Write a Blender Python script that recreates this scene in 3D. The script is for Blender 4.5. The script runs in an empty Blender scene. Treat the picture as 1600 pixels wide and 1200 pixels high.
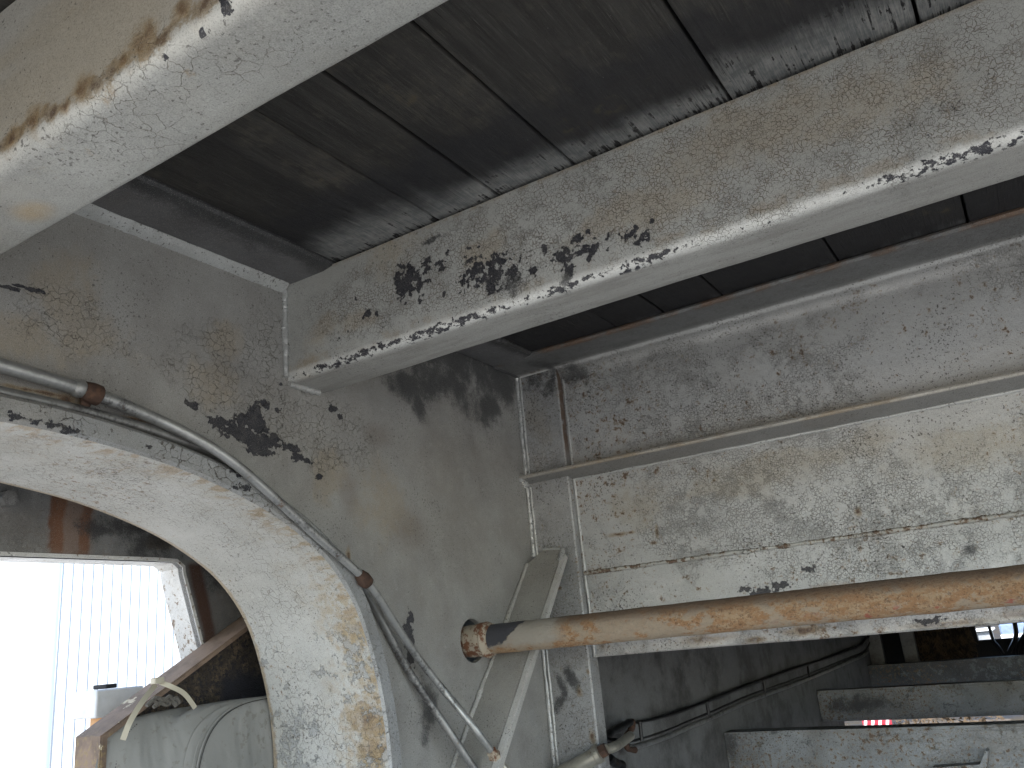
import bpy, bmesh, math, random
from mathutils import Vector, Matrix, noise as mnoise
random.seed(7)
sc = bpy.context.scene
COL = sc.collection

# ------------------------------------------------------------------ camera, sky, sun, exposure
CX = Vector((0.84023524, -0.23227836, -0.48995051))      # world axes seen from the camera (right, down, forward)
CY = Vector((0.53453427, 0.20321851, 0.82035075))
CZ = Vector((-0.09098272, -0.95118295, 0.2949121))
FPX = 1312.0
def _ray(px, py):
    c = Vector((px-800, py-600, FPX))
    return Vector((CX.dot(c), CY.dot(c), CZ.dot(c)))
right = Vector((CX[0], CY[0], CZ[0])); down = Vector((CX[1], CY[1], CZ[1])); fwd = Vector((CX[2], CY[2], CZ[2]))
cam = bpy.data.cameras.new('camera'); camo = bpy.data.objects.new('camera', cam); COL.objects.link(camo)
m = Matrix((( right.x, -down.x, -fwd.x, 0), (right.y, -down.y, -fwd.y, 0), (right.z, -down.z, -fwd.z, 0), (0,0,0,1)))
camo.matrix_world = m
cam.sensor_width = 36; cam.lens = 36*FPX/1600; cam.clip_start = .01; cam.clip_end = 400
sc.camera = camo

SUN_EL, SUN_AZ = math.radians(48), math.radians(62)      # azimuth measured from +X towards -Y
w = bpy.data.worlds.new('World'); sc.world = w; w.use_nodes = True
sky = w.node_tree.nodes.new('ShaderNodeTexSky'); sky.sky_type = 'NISHITA'; sky.sun_disc = False
sdir = Vector((math.cos(SUN_EL)*math.cos(SUN_AZ), -math.cos(SUN_EL)*math.sin(SUN_AZ), math.sin(SUN_EL)))
sky.sun_elevation = SUN_EL; sky.sun_rotation = math.atan2(sdir.x, sdir.y)
bgn = w.node_tree.nodes['Background']; bgn.inputs['Strength'].default_value = .15
w.node_tree.links.new(sky.outputs[0], bgn.inputs['Color'])
sun = bpy.data.lights.new('sun', 'SUN'); sun.energy = 4.5; sun.angle = math.radians(.5); sun.color = (1, .97, .93)
suno = bpy.data.objects.new('sun', sun); COL.objects.link(suno)
suno.rotation_euler = (-sdir).to_track_quat('-Z', 'Y').to_euler()
sc.view_settings.view_transform = 'Standard'; sc.view_settings.look = 'None'
sc.view_settings.exposure = 2.05; sc.view_settings.gamma = 1; sc.view_settings.use_curve_mapping = False
sc.cycles.max_bounces = 10; sc.cycles.diffuse_bounces = 7; sc.cycles.glossy_bounces = 5

# ------------------------------------------------------------------ helpers: points on planes
def pX(px, py, x): r = _ray(px, py); return r*(x/r.x)
def pY(px, py, y): r = _ray(px, py); return r*(y/r.y)
def pZ(px, py, z): r = _ray(px, py); return r*(z/r.z)
XP = -.946      # inner face of the side plate
ZD = .600       # underside of the deck
Y1, Y2, YG, YS = .312, .894, 1.622, 1.602   # webs of the cross beams, girder web, lap strip
ZB = .424       # underside of the cross beams
XR = 1.5        # how far the frame goes to the right
ZG = -1.2       # ground

# ------------------------------------------------------------------ node helpers
class Sk:
    def __init__(s, nt, o): s.nt = nt; s.o = o
    def _m(s, op, *a):
        n = s.nt.nodes.new('ShaderNodeMath'); n.operation = op
        for i, v in enumerate((s,)+a):
            if isinstance(v, Sk): s.nt.links.new(v.o, n.inputs[i])
            else: n.inputs[i].default_value = v
        return Sk(s.nt, n.outputs[0])
    def __add__(s, v): return s._m('ADD', v)
    __radd__ = __add__
    def __sub__(s, v): return s._m('SUBTRACT', v)
    def __mul__(s, v): return s._m('MULTIPLY', v)
    __rmul__ = __mul__
    def __truediv__(s, v): return s._m('DIVIDE', v)
    def max(s, v): return s._m('MAXIMUM', v)
    def min(s, v): return s._m('MINIMUM', v)
    def inv(s): return (s*-1.0)+1.0
    def clamp(s): return s.max(0.0).min(1.0)
    def abs(s): return s._m('ABSOLUTE')
    def pow(s, v): return s._m('POWER', v)
    def sin(s): return s._m('SINE')
    def step(s, lo, hi, a=0.0, b=1.0):
        n = s.nt.nodes.new('ShaderNodeMapRange'); n.interpolation_type = 'SMOOTHSTEP'
        s.nt.links.new(s.o, n.inputs[0])
        for i, v in enumerate((lo, hi, a, b)):
            if isinstance(v, Sk): s.nt.links.new(v.o, n.inputs[i+1])
            else: n.inputs[i+1].default_value = v
        return Sk(s.nt, n.outputs[0])

class Mat:
    def __init__(s, name):
        s.m = bpy.data.materials.new(name); s.m.use_nodes = True; s.nt = s.m.node_tree
        s.b = s.nt.nodes['Principled BSDF']
        g = s.nt.nodes.new('ShaderNodeNewGeometry'); s.P = g.outputs['Position']; s.N = g.outputs['Normal']
        sp = s.nt.nodes.new('ShaderNodeSeparateXYZ'); s.nt.links.new(s.P, sp.inputs[0])
        s.x, s.y, s.z = [Sk(s.nt, o) for o in sp.outputs]
        s.oi = None
    def scaled(s, v, off=(0,0,0)):
        n = s.nt.nodes.new('ShaderNodeVectorMath'); n.operation = 'MULTIPLY_ADD'
        s.nt.links.new(s.P, n.inputs[0]); n.inputs[1].default_value = v; n.inputs[2].default_value = off
        return n.outputs[0]
    def noise(s, scale, detail=3, rough=.55, vec=None, dist=0.0, color=False):
        n = s.nt.nodes.new('ShaderNodeTexNoise'); n.inputs['Scale'].default_value = scale
        n.inputs['Detail'].default_value = detail; n.inputs['Roughness'].default_value = rough
        n.inputs['Distortion'].default_value = dist
        s.nt.links.new(vec or s.P, n.inputs['Vector'])
        return n.outputs['Color'] if color else Sk(s.nt, n.outputs[0])
    def warp(s, nscale, amt, vec=None):
        c = s.noise(nscale, 2, .5, vec, color=True)
        a = s.nt.nodes.new('ShaderNodeVectorMath'); a.operation = 'MULTIPLY_ADD'
        s.nt.links.new(c, a.inputs[0]); a.inputs[1].default_value = (amt,)*3
        s.nt.links.new(vec or s.P, a.inputs[2])
        b = s.nt.nodes.new('ShaderNodeVectorMath'); b.operation = 'SUBTRACT'; s.nt.links.new(a.outputs[0], b.inputs[0])
        b.inputs[1].default_value = (amt/2,)*3; return b.outputs[0]
    def voro(s, scale, vec, edge=True):
        n = s.nt.nodes.new('ShaderNodeTexVoronoi'); n.inputs['Scale'].default_value = scale
        n.feature = 'DISTANCE_TO_EDGE' if edge else 'F1'
        s.nt.links.new(vec, n.inputs['Vector'])
        if edge: return Sk(s.nt, n.outputs['Distance'])
        sp = s.nt.nodes.new('ShaderNodeSeparateColor'); s.nt.links.new(n.outputs['Color'], sp.inputs[0])
        return Sk(s.nt, sp.outputs[0])
    def blobs(s, lst, soft_vec=None):
        """union of ellipsoids: 1 at a centre, 0 on its rim, negative outside"""
        r = None
        for (c, rad) in lst:
            n = s.nt.nodes.new('ShaderNodeVectorMath'); n.operation = 'MULTIPLY_ADD'
            s.nt.links.new(soft_vec or s.P, n.inputs[0])
            n.inputs[1].default_value = [1/q for q in rad]; n.inputs[2].default_value = [-a/q for a, q in zip(c, rad)]
            l = s.nt.nodes.new('ShaderNodeVectorMath'); l.operation = 'LENGTH'; s.nt.links.new(n.outputs[0], l.inputs[0])
            v = Sk(s.nt, l.outputs['Value']).inv()
            r = v if r is None else r.max(v)
        return r
    def col(s, c):
        n = s.nt.nodes.new('ShaderNodeRGB'); n.outputs[0].default_value = (*c, 1); return n.outputs[0]
    def mix(s, a, b, f):
        n = s.nt.nodes.new('ShaderNodeMix'); n.data_type = 'RGBA'; n.clamp_factor = True
        for v, i in ((a, 6), (b, 7)):
            if isinstance(v, tuple): n.inputs[i].default_value = (*v, 1)
            else: s.nt.links.new(v, n.inputs[i])
        if isinstance(f, Sk): s.nt.links.new(f.o, n.inputs[0])
        else: n.inputs[0].default_value = f
        return n.outputs[2]
    def set(s, color=None, rough=None, metal=None, height=None, dist=.001, spec=None, strength=1.0):
        if color is not None:
            if isinstance(color, tuple): s.b.inputs['Base Color'].default_value = (*color, 1)
            else: s.nt.links.new(color, s.b.inputs['Base Color'])
        for v, k in ((rough, 'Roughness'), (metal, 'Metallic'), (spec, 'Specular IOR Level')):
            if v is None: continue
            if isinstance(v, Sk): s.nt.links.new(v.o, s.b.inputs[k])
            else: s.b.inputs[k].default_value = v
        if height is not None:
            n = s.nt.nodes.new('ShaderNodeBump'); n.inputs['Distance'].default_value = dist
            n.inputs['Strength'].default_value = strength
            s.nt.links.new(height.o, n.inputs['Height']); s.nt.links.new(n.outputs[0], s.b.inputs['Normal'])
        return s.m

SILVER = (.425, .435, .42); WHITE = (.60, .61, .60); TAN = (.34, .285, .21); SOOT = (.030, .032, .036)
PRIMER = (.022, .023, .032); RUST = (.095, .050, .027); OCHRE = (.25, .18, .092); CRACK = (.19, .15, .105)

def paint(name, base=SILVER, base2=None, dust=None, dust_amt=.35, dust_col=TAN, soot=None, soot_fuzz=1.2, chips=None, chip_fuzz=1.7,
          cracks=None, crack_scale=115, crack_amt=1.0, crack_col=CRACK, crack_w=.085, rust=None, rust_spots=.0, spots_scale=45,
          specks=.35, clean=None, metal=.25, rough=.48, streak=None, stainlines=None, grime=.35, extra=None, white_edge=None):
    """old aluminium paint on steel: mottled, dusty, crazed, flaked down to dark primer, with rust blooms"""
    M = Mat(name)
    n1 = M.noise(3.2, 5, .6); n2 = M.noise(14, 5, .62); n3 = M.noise(70, 4, .6); nf = M.noise(420, 2, .6)
    base2 = base2 or tuple(c*.74 for c in base)
    c = M.mix(base, base2, (n1*.7+n2*.5).step(.42, .78))
    c = M.mix(c, tuple(min(1, q*1.16) for q in base), n3.step(.55, .8)*.6)
    # dusty tan fields
    dfield = (n1*.5+M.noise(7, 4, .6, M.scaled((1,1,1),(3,5,1)))*.6).step(.50, .68)*dust_amt
    if dust: dfield = (M.blobs(dust, M.warp(9, .09))+(n2-.5)*1.3+(n3-.5)*.8).step(-.1, .7).max(dfield*.6)
    c = M.mix(c, dust_col, (dfield*(n3*.7+.25)).clamp())
    # dark soft soiling
    g = M.noise(5.5, 6, .68, M.scaled((1,1,1),(9,2,4)))
    c = M.mix(c, (.12,.12,.12), g.step(.52, .78)*grime)
    if stainlines: c = M.mix(c, stainlines[1], M.blobs(stainlines[0]).step(-.1, .8)*stainlines[2]*(n3*.8+.4))
    # rust blooms
    hgt = nf*.25+n3*.6
    if rust:
        rb = M.blobs(rust); rv = rb+(n2-.5)*1.0+(n3-.5)*1.3
        c = M.mix(c, OCHRE, rv.step(.0, .75)*.75)
        c = M.mix(c, RUST, rv.step(.5, .85)*.85)
        c = M.mix(c, (.05,.028,.02), (rv+(nf-.5)).step(.8, 1.2)*.8)
    if rust_spots:
        sp = M.noise(spots_scale*1.5, 5, .66, M.scaled((1,1,1),(2,7,5))); dn = M.noise(2.6, 3, .5, M.scaled((1,1,1),(1,3,8)))
        v = sp+dn*.5
        th = .98-.12*rust_spots
        c = M.mix(c, OCHRE, v.step(th-.03, th+.06)*.6)
        c = M.mix(c, RUST, v.step(th+.025, th+.08)*.9)
    # crazing
    if crack_amt:
        wv = M.warp(230, .0042, M.warp(75, .009))
        e = M.voro(crack_scale, wv); e2 = M.voro(crack_scale*2.1, wv)
        if cracks: cm = (M.blobs(cracks)+(n2-.5)*1.3).step(.0, .5)
        else: cm = (M.noise(4.3, 3, .5, M.scaled((1,1,1),(5,5,2)))+(n2-.5)*.4).step(.40, .58)
        wdt = (M.noise(38, 3, .6)).step(.33, .66, .0, crack_w)*cm+.0005
        ck = e.step(wdt*.35, wdt, 1, 0)
        ck2 = e2.step(wdt*.3, wdt*.8, 1, 0)*M.noise(20,3,.6,M.scaled((1,1,1),(7,1,3))).step(.52,.62)
        ck = ck.max(ck2*.8)*crack_amt
        c = M.mix(c, crack_col, ck*.9)
        hgt = hgt-ck*1.6
    if extra: c, hgt = extra(M, c, hgt, n2, n3)
    # flaked patches
    if chips:
        wv2 = M.warp(90, .008)
        cell = M.voro(150, wv2, edge=False); nn = M.noise(75, 5, .7); lo_ = M.noise(28, 3, .6)
        v = M.blobs(chips, M.warp(60, .011))+(cell-.5)*.75*chip_fuzz*.6+(nn-.5)*1.9*chip_fuzz+(lo_-.5)*1.1*chip_fuzz
        ch = v.step(.36, .39)
        c = M.mix(c, M.mix(PRIMER, (.05,.05,.055), n3.step(.4,.7)), ch)
        hgt = hgt-ch*3.0
    if soot:
        v = M.blobs(soot, M.warp(11, .08))+(M.noise(30, 8, .85)-.5)*soot_fuzz*1.3+(n2-.5)*soot_fuzz*.8+(nf-.5)*soot_fuzz*.5
        c = M.mix(c, SOOT, v.step(.0, .7)*.85)
    if specks:
        s1 = M.noise(240, 3, .6, M.scaled((1,1,1),(4,4,4)))+M.noise(9, 3, .6)*.35
        c = M.mix(c, (.07,.065,.06), s1.step(.83-.045*specks, .88-.045*specks)*min(1, .5+specks*.5))
    if white_edge:   # worn bright line along a rounded corner: list of blobs
        c = M.mix(c, (.66,.67,.65), (M.blobs(white_edge)+(n3-.5)*.8).step(.1,.6)*.75)
    # fine tooth of the brushed, weathered film
    gr = M.noise(780, 3, .7); gr2 = M.noise(260, 3, .65)
    c = M.mix(c, (.09,.088,.085), gr.step(.52,.66)*.42)
    c = M.mix(c, (.085,.08,.075), gr2.step(.57,.68)*(n2*1.4-.35).clamp()*.45)
    c = M.mix(c, (.62,.62,.60), gr.step(.46,.34)*.26)
    rg = (n2*.25+n3*.2+rough-.2).clamp()
    M.set(c, rg, metal, hgt+n2*1.5, .0011, .5)
    return M.m

def web(px, py, rx, rz, y): p = pY(px, py, y); return (tuple(p), (rx, .12, rz))
def pZ_(px, py, rx, ry, z=ZB): p = pZ(px, py, z); return (tuple(p), (rx, ry, .05))
def plate(px, py, ry, rz, x=XP): p = pX(px, py, x); return (tuple(p), (.08, ry, rz))
def at(x, y, z, rx, ry, rz): return ((x, y, z), (rx, ry, rz))

# ------------------------------------------------------------------ mesh helpers
def obj(name, bm, mat, parent=None, smooth=35):
    me = bpy.data.meshes.new(name); bmesh.ops.recalc_face_normals(bm, faces=bm.faces); bm.to_mesh(me); bm.free()
    me.materials.append(mat); o = bpy.data.objects.new(name, me); COL.objects.link(o)
    if parent: o.parent = parent
    if smooth:
        me.shade_smooth(); me.set_sharp_from_angle(angle=math.radians(smooth))
    return o
def tag(o, label=None, cat=None, group=None, kind=None):
    if label: o['label'] = label
    if cat: o['category'] = cat
    if group: o['group'] = group
    if kind: o['kind'] = kind
    return o
def empty(name, loc, **k):
    o = bpy.data.objects.new(name, None); o.location = (0,0,0); COL.objects.link(o); o.empty_display_size = .1
    tag(o, **k); return o
def prism(pts, axis, a, b, segs=1, bm=None, jit=0.0):
    """extrude a closed 2D profile along an axis; pts are (u,v) in the two other axes"""
    bm = bm or bmesh.new()
    def P(u, v, t):
        return {'x': (t, u, v), 'y': (u, t, v), 'z': (u, v, t)}[axis]
    rings = []
    for i in range(segs+1):
        t = a+(b-a)*i/segs
        ring = []
        for (u, v) in pts:
            q = Vector(P(u, v, t))
            if jit:
                q += jit*(mnoise.noise_vector(q*3.1)+.5*mnoise.noise_vector(q*9.7))
            ring.append(bm.verts.new(q))
        rings.append(ring)
    n = len(pts)
    for i in range(segs):
        for j in range(n):
            bm.faces.new((rings[i][j], rings[i][(j+1) % n], rings[i+1][(j+1) % n], rings[i+1][j]))
    bm.faces.new(rings[0]); bm.faces.new(list(reversed(rings[-1])))
    return bm
def box(x0, x1, y0, y1, z0, z1, bev=0.0, bm=None):
    bm = bm or bmesh.new()
    r = bmesh.ops.create_cube(bm, size=1)
    for v in r['verts']:
        v.co = Vector((x0+(x1-x0)*(v.co.x+.5), y0+(y1-y0)*(v.co.y+.5), z0+(z1-z0)*(v.co.z+.5)))
    if bev:
        es = list({e for v in r['verts'] for e in v.link_edges})
        bmesh.ops.bevel(bm, geom=es, offset=bev, segments=3, profile=.5, affect='EDGES')
    return bm
def arc(cu, cv, r, a0, a1, n):
    return [(cu+r*math.cos(math.radians(a0+(a1-a0)*i/n)), cv+r*math.sin(math.radians(a0+(a1-a0)*i/n))) for i in range(n+1)]
def catmull(pts, n=8):
    pts = [Vector(p) for p in pts]; out = []
    q = [pts[0]*2-pts[1]]+pts+[pts[-1]*2-pts[-2]]
    for i in range(1, len(q)-2):
        for k in range(n):
            t = k/n; p0, p1, p2, p3 = q[i-1:i+3]
            out.append(.5*((2*p1)+(p2-p0)*t+(2*p0-5*p1+4*p2-p3)*t*t+(3*p1-p0-3*p2+p3)*t**3))
    out.append(pts[-1].copy()); return out
def tube(path, rad, sides=14, bm=None, caps=True, lump=0.0, lumpf=40, flat=None, seed=0):
    """round (or flattened) tube along a path; rad is a number or one per point"""
    bm = bm or bmesh.new(); path = [Vector(p) for p in path]; rings = []
    n = len(path); up = Vector((0.0, 0.0, 1.0))
    t0 = (path[1]-path[0]).normalized()
    if abs(t0.dot(up)) > .9: up = Vector((1, 0, 0))
    side = t0.cross(up).normalized()
    for i, p in enumerate(path):
        t = (path[min(i+1, n-1)]-path[max(i-1, 0)]).normalized()
        side = (side-t*side.dot(t)).normalized(); b = t.cross(side)
        r = rad[i] if hasattr(rad, '__len__') else rad
        ring = []
        for k in range(sides):
            a = 2*math.pi*k/sides; rr = r
            d = side*math.cos(a)+b*math.sin(a)*(flat or 1)
            if lump: rr = r*(1+lump*mnoise.noise((p+d*.003)*lumpf+Vector((seed, 0, 0)))*1.6)
            ring.append(bm.verts.new(p+d*rr))
        rings.append(ring)
    for i in range(n-1):
        for k in range(sides):
            bm.faces.new((rings[i][k], rings[i][(k+1) % sides], rings[i+1][(k+1) % sides], rings[i+1][k]))
    if caps: bm.faces.new(rings[0]); bm.faces.new(list(reversed(rings[-1])))
    return bm
def line(a, b, n):
    a = Vector(a); b = Vector(b); return [a.lerp(b, i/n) for i in range(n+1)]
def weld(a, b, r, parent, mat, name='weld_bead', seed=0, pitch=.006):
    L = (Vector(b)-Vector(a)).length; n = max(6, int(L/.003))
    path = line(a, b, n); rs = []
    for i, p in enumerate(path):
        s = i*L/n
        rs.append(r*(1+.16*math.sin(s/pitch*2*math.pi+2*mnoise.noise(p*30))+.28*mnoise.noise(p*45+Vector((seed,0,0)))+.3*mnoise.noise(p*12)))
        p += .0012*mnoise.noise_vector(p*25)
    return obj(name, tube(path, rs, 10, lump=.22, lumpf=160, seed=seed), mat, parent, 60)
def filled(outer, holes, axis_x, thick):
    """flat plate in a YZ plane at x = axis_x, extruded towards -x, with holes"""
    bm = bmesh.new(); es = []
    for loop in [outer]+holes:
        vs = [bm.verts.new((axis_x, y, z)) for (y, z) in loop]
        for i in range(len(vs)): es.append(bm.edges.new((vs[i], vs[(i+1) % len(vs)])))
    bmesh.ops.triangle_fill(bm, edges=es, use_beauty=True)
    r = bmesh.ops.extrude_face_region(bm, geom=list(bm.faces))
    for g in r['geom']:
        if isinstance(g, bmesh.types.BMVert): g.co.x -= thick
    return bm

# ------------------------------------------------------------------ materials
def beam2_extra(M, c, hgt, n2, n3):
    # highlight and wear painted as a bright line along the rounded lower corner, brown dust just above it
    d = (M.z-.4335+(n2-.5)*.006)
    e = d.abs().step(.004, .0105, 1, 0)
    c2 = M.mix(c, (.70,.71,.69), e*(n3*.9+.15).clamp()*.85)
    fx = M.noise(130, 5, .72, M.scaled((.8,1,1),(1,2,3)))
    xm = M.blobs([at(x_,Y2,.43,w_,.2,.2) for x_, w_ in ((-.80,.14),(-.62,.15),(-.44,.05),(-.335,.05),(.03,.11))])
    cv = (M.z-.4315+(n3-.5)*.014+(fx-.5)*.006).abs().step(.001,.0095,1,0)*.40+(fx-.5)*2.3+xm.step(-.1,.7)*.30
    chp = cv.step(.64,.67)*M.y.step(Y2+.009,Y2+.013,1,0)
    c2 = M.mix(c2, PRIMER, chp); hgt = hgt-chp*2.5
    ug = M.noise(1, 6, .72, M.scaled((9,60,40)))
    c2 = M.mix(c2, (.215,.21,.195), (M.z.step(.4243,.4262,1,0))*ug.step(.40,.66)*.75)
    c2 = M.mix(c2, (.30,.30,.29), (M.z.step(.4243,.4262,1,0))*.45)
    ob = (M.z-.446+(n2-.5)*.012).abs().step(.003,.013,1,0)*M.noise(30,4,.7).step(.45,.62)
    c2 = M.mix(c2, OCHRE, ob*.35)
    top = (M.z+(n2-.5)*.006).step(.586, .594)
    c2 = M.mix(c2, OCHRE, top*.7*(n3.step(.3,.7)))
    return c2, hgt
RIDGE_CH = [(472,583),(498,575),(520,570),(575,552),(600,545),(620,540),(640,535),(662,528),(680,522),(700,514),(750,498),(775,490),(905,440),(920,436),(1480,246),(1500,240),(1530,228),(1545,222),(1570,212),(1590,204)]
m_beam2 = paint('crazed_silver_paint', dust=[web(500,520,.05,.03,Y2), web(560,500,.05,.02,Y2), web(760,390,.05,.04,Y2), web(620,400,.06,.03,Y2), web(1180,200,.18,.05,Y2), web(1330,170,.14,.05,Y2), web(1000,330,.12,.03,Y2), web(480,560,.05,.02,Y2)], dust_col=(.36,.32,.25),
    chips=[web(622,440,.012,.03,Y2), web(655,440,.012,.034,Y2), web(630,462,.012,.018,Y2), web(665,420,.016,.022,Y2), web(690,415,.012,.015,Y2), web(700,392,.006,.012,Y2),
           web(745,425,.03,.028,Y2), web(775,430,.035,.024,Y2), web(725,440,.015,.02,Y2), web(800,425,.02,.02,Y2), web(575,487,.009,.011,Y2), web(588,490,.004,.006,Y2), web(557,468,.003,.006,Y2), web(695,461,.006,.006,Y2),
           web(853,393,.007,.014,Y2), web(880,398,.013,.011,Y2), web(898,398,.007,.007,Y2), web(905,372,.009,.007,Y2), web(920,362,.005,.004,Y2), web(950,369,.009,.008,Y2), web(985,365,.015,.011,Y2), web(1000,372,.015,.012,Y2), web(1018,345,.004,.006,Y2),
           web(925,402,.009,.012,Y2), web(835,420,.008,.01,Y2), web(890,420,.012,.01,Y2), web(748,385,.005,.003,Y2), web(731,388,.005,.003,Y2)]
          + [web(640,440,.03,.03,Y2), web(770,425,.055,.028,Y2), web(900,395,.05,.014,Y2)],
    chip_fuzz=1.55, soot=[web(800,450,.03,.016,Y2), web(880,425,.016,.012,Y2), web(670,380,.025,.008,Y2)], soot_fuzz=2.6,
    cracks=[web(1200,230,.55,.10,Y2), web(800,380,.35,.09,Y2), web(600,460,.2,.07,Y2), web(1500,130,.4,.08,Y2)],
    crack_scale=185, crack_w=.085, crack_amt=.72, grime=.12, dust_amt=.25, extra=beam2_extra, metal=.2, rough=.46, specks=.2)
def beam1_extra(M, c, hgt, n2, n3):
    # tan bloom on the web; rust freckles along the corner
    c = M.mix(c, M.mix((.44,.40,.325), (.49,.48,.44), M.noise(5,5,.6,M.scaled((.5,1,1.6),(1,1,1))).step(.42,.6)), (M.z+(n2-.5)*.03).step(.437,.452)*.9)
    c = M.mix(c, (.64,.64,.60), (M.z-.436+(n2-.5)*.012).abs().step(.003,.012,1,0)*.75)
    rn = M.noise(48, 7, .75, M.scaled((.8,1,1),(4,1,2)))
    gx = M.blobs([at(x_,Y1,.443,w_,.2,.03) for x_, w_ in ((-.47,.05),(-.53,.04),(-.605,.035),(-.655,.03),(-.70,.03),(-.40,.03))], M.warp(20,.02))
    v = (M.z-.443+(n2-.5)*.022).abs().step(.001,.013,1,0)*.5+ (rn-.5)*2.3+(n3-.5)*.9+gx.step(-.4,.8)*.62
    c = M.mix(c, OCHRE, v.step(.62,1.05)*.75); c = M.mix(c, RUST, v.step(1.0,1.3)*.8)
    bl = M.blobs([at(x_,Y1+.004,z_,r_,.016,r_*.9) for x_, z_, r_ in ((-.475,.452,.020),(-.50,.446,.010),(-.555,.447,.014),(-.575,.440,.009),(-.62,.447,.016),(-.65,.443,.014),(-.69,.446,.014),(-.72,.441,.012),(-.43,.455,.012))], M.warp(40,.012))+(n3-.5)*1.3+(rn-.5)*.8
    c = M.mix(c, (.30,.215,.11), bl.step(-.35,.5)*.75); c = M.mix(c, (.17,.10,.05), bl.step(.3,.8)*.8); c = M.mix(c, (.05,.03,.02), bl.step(.75,1.1)*.8)
    return c, hgt+bl.step(.2,.8)*.6
def w1(px, py, rx, rz): p = pY(px, py, Y1); return (tuple(p), (rx, .014, rz))
m_beam1 = paint('silver_paint_with_rust', base=(.40,.41,.395), extra=beam1_extra,
    rust=[w1(68,145,.006,.006), w1(110,20,.018,.006), w1(135,8,.01,.01), w1(20,35,.008,.003), w1(310,25,.014,.010), w1(200,105,.010,.008), w1(100,165,.006,.004)],
    chips=[pZ_(318,62,.0045,.004), pZ_(350,24,.008,.004), pZ_(262,96,.003,.003)], chip_fuzz=1.0, cracks=[web(150,170,.1,.02,Y1), pZ_(230,150,.08,.035), pZ_(400,100,.06,.02)], crack_scale=60, crack_w=.03, crack_amt=.5,
    crack_col=(.13,.10,.07), dust_amt=.25, grime=.12, specks=.45, rough=.5,
    stainlines=([at(-.72,.37,.424,.03,.02,.03), at(-.83,.35,.424,.06,.012,.02)], (.42,.29,.12), .6))
def plate_extra(M, c, hgt, n2, n3):
    # plate beyond the end girder painted darker to stand in for its shade
    c = M.mix(c, M.mix((.15,.16,.168), (.045,.047,.05), M.noise(6,5,.7).step(.42,.62)), M.y.step(1.645,1.66)*.92)
    return c, hgt
m_plate = paint('dull_grey_plate_paint', extra=plate_extra, rust=[plate(128,640,.014,.03), plate(105,625,.02,.012), plate(60,612,.07,.004), plate(200,655,.05,.005), plate(545,870,.008,.02), plate(560,910,.006,.02)], base=(.325,.328,.318), base2=(.235,.232,.222),
    dust=[plate(110,470,.06,.07), plate(140,520,.08,.05), plate(330,590,.07,.045), plate(350,540,.04,.05), plate(520,750,.05,.07), plate(600,790,.09,.08), plate(20,520,.08,.04)],
    dust_col=(.31,.27,.205), dust_amt=.3,
    chips=[plate(390,660,.05,.022), plate(400,645,.02,.026), plate(375,675,.05,.018), plate(425,690,.035,.02), plate(398,690,.05,.02), plate(298,632,.022,.009), plate(440,600,.006,.005), plate(345,660,.03,.012), plate(415,632,.012,.012),
           plate(520,640,.02,.010), plate(530,650,.012,.008), plate(455,700,.03,.014), plate(480,720,.014,.008), plate(435,640,.010,.008), plate(410,705,.04,.012), plate(10,448,.03,.004), plate(50,453,.03,.004), plate(370,730,.02,.012,-.916), plate(60,650,.03,.006,-.916), plate(465,715,.02,.01), plate(500,745,.012,.006), plate(640,1000,.02,.06)], chip_fuzz=.75,
    soot=[plate(690,600,.20,.06), plate(765,640,.05,.07), plate(640,600,.10,.04), plate(770,575,.16,.09), plate(700,560,.25,.05),
          plate(790,600,.06,.10), plate(665,1110,.025,.07), plate(655,625,.03,.05)], soot_fuzz=1.45,
    cracks=[plate(460,560,.12,.10), plate(350,560,.10,.06), plate(520,680,.12,.08), plate(110,500,.10,.05), plate(330,600,.1,.05), plate(440,650,.15,.07)],
    crack_scale=95, crack_w=.034, crack_col=(.13,.12,.10), grime=.45, specks=.5, metal=.15, rough=.5,
    stainlines=([plate(545,770,.03,.05), plate(640,830,.07,.05), plate(590,680,.05,.03)], (.13,.095,.07), .45))
m_plate_dark = paint('dark_grey_shade_plate_paint', base=(.12,.125,.13), base2=(.075,.08,.085), grime=.8, dust_amt=.15, crack_amt=.5, specks=.5, metal=.1)
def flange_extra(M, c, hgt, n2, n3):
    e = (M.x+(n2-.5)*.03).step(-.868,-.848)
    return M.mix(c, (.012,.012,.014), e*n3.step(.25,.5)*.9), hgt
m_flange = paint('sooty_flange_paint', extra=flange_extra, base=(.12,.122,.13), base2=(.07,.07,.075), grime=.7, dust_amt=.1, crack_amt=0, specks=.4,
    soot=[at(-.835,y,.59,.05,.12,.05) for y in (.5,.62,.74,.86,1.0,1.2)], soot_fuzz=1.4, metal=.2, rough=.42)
def girder_extra(M, c, hgt, n2, n3):
    # upper third darker under the flange, highlight painted in along the fillet
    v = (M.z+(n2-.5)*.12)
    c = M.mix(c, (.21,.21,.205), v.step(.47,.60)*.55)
    c = M.mix(c, (.62,.63,.63), (M.noise(4,5,.65,M.scaled((.5,1,1.5),(4,4,1)))+(n3-.5)*.5).step(.47,.62)*v.step(.02,.12,1,0)*.45)
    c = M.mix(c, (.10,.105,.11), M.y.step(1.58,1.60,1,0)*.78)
    c = M.mix(c, (.66,.67,.67), (M.y-1.6015+(n3-.5)*.005).abs().step(.0015,.0075,1,0)*M.z.step(.55,.57)*.8)
    c = M.mix(c, (.16,.09,.05), M.y.step(1.503,1.512,1,0)*n2.step(.4,.6)*.8)
    # brownish dust lying above the stiffener and in the field below it
    c = M.mix(c, (.27,.235,.18), (M.z-.345+(n2-.5)*.03).step(-.004,.0)*(M.z+(n2-.5)*.05).step(.352,.385,1,0)*.6)
    return c, hgt
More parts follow.
